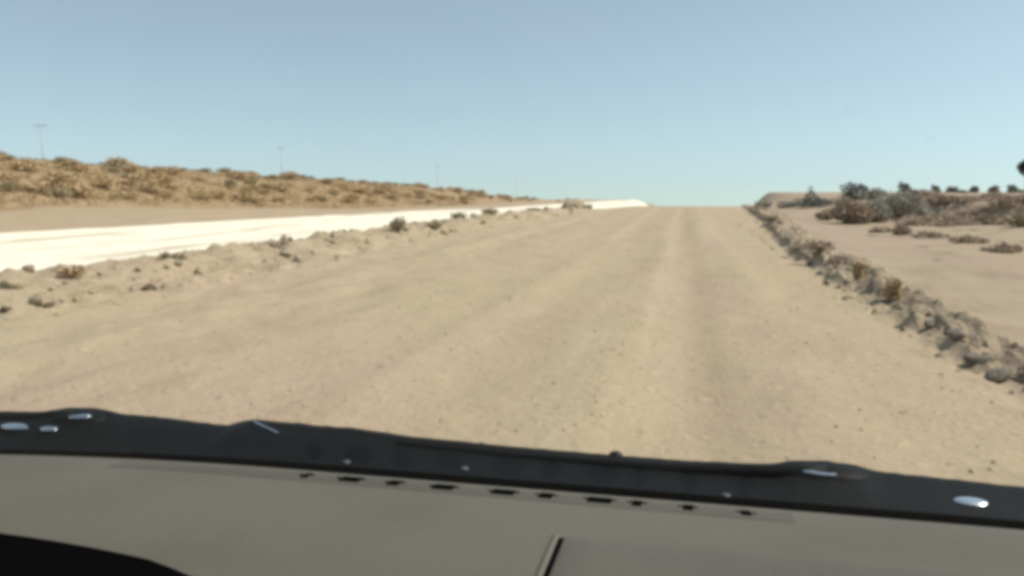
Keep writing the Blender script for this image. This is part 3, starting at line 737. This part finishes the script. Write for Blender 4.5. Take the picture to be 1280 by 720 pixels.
# instrument hood, matte black
ih = []; 
def hood_pt(s, t):       # s across 0..1, t front to back 0..1
    a = math.pi * s; x = -.65 - .425 * math.cos(a); y = .34 + (.268 - .05 * math.cos(a) ** 2) * t
    top = math.sin(a) ** .4 if math.sin(a) > 1e-6 else 0
    return (x, y, 1.06 + (.099 - .014 * t ** 3) * top)
V = []; Fc = []; ns, ntt = 40, 12
for i in range(ns + 1):
    for j in range(ntt + 1): V.append(hood_pt(i / ns, j / ntt))
for i in range(ns):
    for j in range(ntt):
        a = i * (ntt + 1) + j; Fc.append((a, a + ntt + 1, a + ntt + 2, a + 1))
capb = [i * (ntt + 1) + ntt for i in range(ns + 1)]; Fc.append(tuple(capb))
link('instrument_hood', mesh_np('instrument_hood', V, Fc, M_black, smooth=True), dash).modifiers.new('shell', 'SOLIDIFY').thickness = .006

# cowl panel under the wipers, outside the glass
def bumpf(x, c, w): return math.exp(-((x - c) / w) ** 2)
TX = [-1.2, -1.08, -1.0, -.947, -.90, -.86, -.794, -.72, -.682, -.655, -.636, -.60, -.54, -.488, -.40, -.257, -.118, -.026, .072, .10, .138, .17, .203, .30, .361, .6]
TZ = [1.104, 1.107, 1.112, 1.122, 1.123, 1.117, 1.116, 1.112, 1.111, 1.120, 1.1225, 1.1215, 1.120, 1.120, 1.1135, 1.1095, 1.1075, 1.107, 1.110, 1.117, 1.1195, 1.117, 1.1105, 1.107, 1.104, 1.10]
def cowl_top(x):
    return float(np.interp(x, TX, TZ)) + .0012 * mnoise.noise(Vector((x * 38, 2, 3))) + .0008 * mnoise.noise(Vector((x * 110, 5, 3)))
def cowl_prof(x):
    t = cowl_top(x); e = edge_z(x) - .036
    return [(.92, e - .10), (.925, e - .03), (.935, e - .006), (.95, e), (.98, e + .004), (1.01, (e + t) * .5), (1.04, t - .006), (1.065, t - .002), (1.08, t), (1.09, t - .006), (1.095, t - .03)]
cowl = loft('cowl_panel', M_cowl, list(np.linspace(CX - HW - .04, CX + HW + .04, 150)), cowl_prof, car)
# black strip added as the shade in the gap at the foot of the glass
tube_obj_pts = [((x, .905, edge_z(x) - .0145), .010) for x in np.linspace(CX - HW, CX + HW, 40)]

def tube_obj(name, mat, pts, parent, sides=8):
    V, Fc = tubes_np([pts], sides); return link(name, mesh_np(name, V, Fc, mat, smooth=True), parent)
def dome(name, mat, c_, rad, parent, sz=1.0):
    bm = bmesh.new(); bmesh.ops.create_uvsphere(bm, u_segments=20, v_segments=10, radius=1)
    bmesh.ops.scale(bm, vec=rad, verts=bm.verts); bmesh.ops.translate(bm, vec=c_, verts=bm.verts)
    return link(name, bm_mesh(name, bm, mat, True), parent)
def wiper(x0, x1, px, label=None):
    """blade from x0 (tip) to x1, arm pivot at px; lies parked along the cowl"""
    root = bpy.data.objects.new('wiper', None); COL.objects.link(root); root.parent = car; root.empty_display_size = .1
    if label: root['label'] = label
    pts = []
    for k in range(25):
        t = k / 24; x = x0 + (x1 - x0) * t
        pts.append(((x, 1.068, cowl_top(x) - .006 + .002 * math.sin(math.pi * t)), .006 if 0 < k < 24 else .003))
    tube_obj('blade', M_rubber, pts, root, 6)
    arm = [((x0 + (x1 - x0) * q, 1.055, cowl_top(x0 + (x1 - x0) * q) - .005), r_) for q, r_ in ((.35, .005), (.55, .006), (.7, .007), (.85, .008))] + [((px - .03 * (1 if x1 > x0 else -1), 1.05, cowl_top(px) - .008), .009), ((px, 1.05, cowl_top(px) - .007), .011)]
    tube_obj('arm', M_cowl, arm, root, 8)
    dome('pivot_cap', M_cowl, (px, 1.056, cowl_top(px) - .012), (.050, .026, .0135), root)
    return root
tube_obj('gap_shade_strip', M_black, tube_obj_pts, car, 10)
w1 = wiper(-.665, .06, .138)
w2_ = wiper(-1.12, -.97, -.915)
# bright worn metal pads that catch the sky
M_dull = plastic('worn_grey_plastic', (.07, .072, .075), .5)
def pad(name, x, y, z, lx, ly, parent, rz=0, mat=None):
    bm = bmesh.new(); bmesh.ops.create_uvsphere(bm, u_segments=20, v_segments=10, radius=1)
    bmesh.ops.scale(bm, vec=(lx / 2, ly / 2, .0025), verts=bm.verts); bmesh.ops.rotate(bm, cent=(0, 0, 0), matrix=Matrix.Rotation(rz, 3, 'Z') @ Matrix.Rotation(.08, 3, 'X'), verts=bm.verts)
    bmesh.ops.translate(bm, vec=(x, y, z), verts=bm.verts)
    return link(name, bm_mesh(name, bm, mat or M_chrome, True), parent)
def cowl_z(x, y):
    p = cowl_prof(x)
    for (y0, z0), (y1, z1) in zip(p, p[1:]):
        if y0 <= y <= y1: return z0 + (z1 - z0) * (y - y0) / (y1 - y0)
pad('pivot_nut', .135, 1.048, cowl_z(.135, 1.048) + .002, .060, .026, w1)
pad('pivot_nut', -.905, 1.048, cowl_z(-.905, 1.048) + .002, .040, .028, w2_)
pad('washer_nozzle', -1.0, 1.03, cowl_z(-1.0, 1.03) + .001, .056, .026, car)
pad('washer_nozzle', -.935, 1.02, cowl_z(-.935, 1.02) + .001, .028, .02, car)
pad('washer_nozzle', .288, 1.02, cowl_z(.288, 1.02) + .001, .036, .022, car)
for sx_, sy_ in ((-.456, .99), (-.31, .965), (-.30, 1.0), (.02, .985)):
    pad('screw_head', sx_, sy_, cowl_z(sx_, sy_) + .0003, .011, .011, cowl, mat=M_dull)
dome('rubber_stop', M_rubber, (-.118, 1.076, cowl_top(-.118) + .001), (.009, .008, .006), car)
tube_obj('bright_line', M_chrome, [((-.625, 1.055, 1.1265), .0016), ((-.575, 1.045, 1.113), .0016), ((-.553, 1.035, 1.106), .0014)], w1, 6)  # thin bright metal line near the wiper tip

# glass, pillars, roof, a plain shell so that nothing floats
def wsx(s): return CX + (HW + .03 - .10 * s)
V = []; Fc = []
NU, NVv = 16, 12
for i in range(NU + 1):
    for j in range(NVv + 1):
        s = j / NVv; u = i / NU * 2 - 1
        V.append((CX + u * (HW + .02 - .12 * s), .890 - .66 * s - .05 * u * u * (1 - s) * 0 + .012 * (1 - u * u), 1.075 + .70 * s))
for i in range(NU):
    for j in range(NVv):
        a = i * (NVv + 1) + j; Fc.append((a, a + NVv + 1, a + NVv + 2, a + 1))
link('windscreen', mesh_np('windscreen', V, Fc, gm, smooth=True), car)
for sgn in (-1, 1):
    tube_obj('pillar', M_paint, [((CX + sgn * (HW + .05), .93, 1.0), .035), ((CX + sgn * (HW - .02), .52, 1.46), .033), ((CX + sgn * (HW - .08), .20, 1.80), .036)], car, 10)
    loft('side_panel', M_paint, [CX + sgn * (HW + .06), CX + sgn * (HW + .075)], lambda x: [(1.9, .35), (1.9, .62), (1.1, .98), (.9, 1.03), (-1.9, 1.03), (-1.9, .35), (1.9, .35)], car, smooth=False)
    for yw in (1.45, -1.35):
        wroot = bpy.data.objects.new('wheel', None); COL.objects.link(wroot); wroot.parent = car; wx = CX + sgn * (HW - .02); zw_ = .31 + hz(wx, yw)
        for nm, rad, wd, mt in (('tyre', .32, .2, M_tyre), ('rim', .2, .215, M_chrome)):
            bm = bmesh.new(); bmesh.ops.create_cone(bm, cap_ends=True, segments=32, radius1=rad, radius2=rad, depth=wd)
            bmesh.ops.bevel(bm, geom=[e for e in bm.edges if abs((e.verts[0].co - e.verts[1].co).z) < 1e-5], offset=.02, segments=2, affect='EDGES')
            bmesh.ops.rotate(bm, cent=(0, 0, 0), matrix=Matrix.Rotation(R(90), 3, 'Y'), verts=bm.verts); bmesh.ops.translate(bm, vec=(wx, yw, zw_), verts=bm.verts)
            link(nm, bm_mesh(nm, bm, mt), wroot)
loft('bonnet', M_paint, list(np.linspace(CX - HW - .06, CX + HW + .06, 24)), lambda x: [(1.10, 1.055), (1.3, 1.0 - .05 * (x - CX) ** 2), (1.6, .86 - .08 * (x - CX) ** 2), (1.85, .70 - .1 * (x - CX) ** 2), (1.95, .55), (1.96, .3)], car)
loft('roof', M_paint, list(np.linspace(CX - HW + .02, CX + HW - .02, 16)), lambda x: [(.235, 1.785), (.1, 1.82 - .03 * (x - CX) ** 2), (-.6, 1.85 - .05 * (x - CX) ** 2), (-1.4, 1.82 - .05 * (x - CX) ** 2), (-1.85, 1.74)], car, thick=.03)
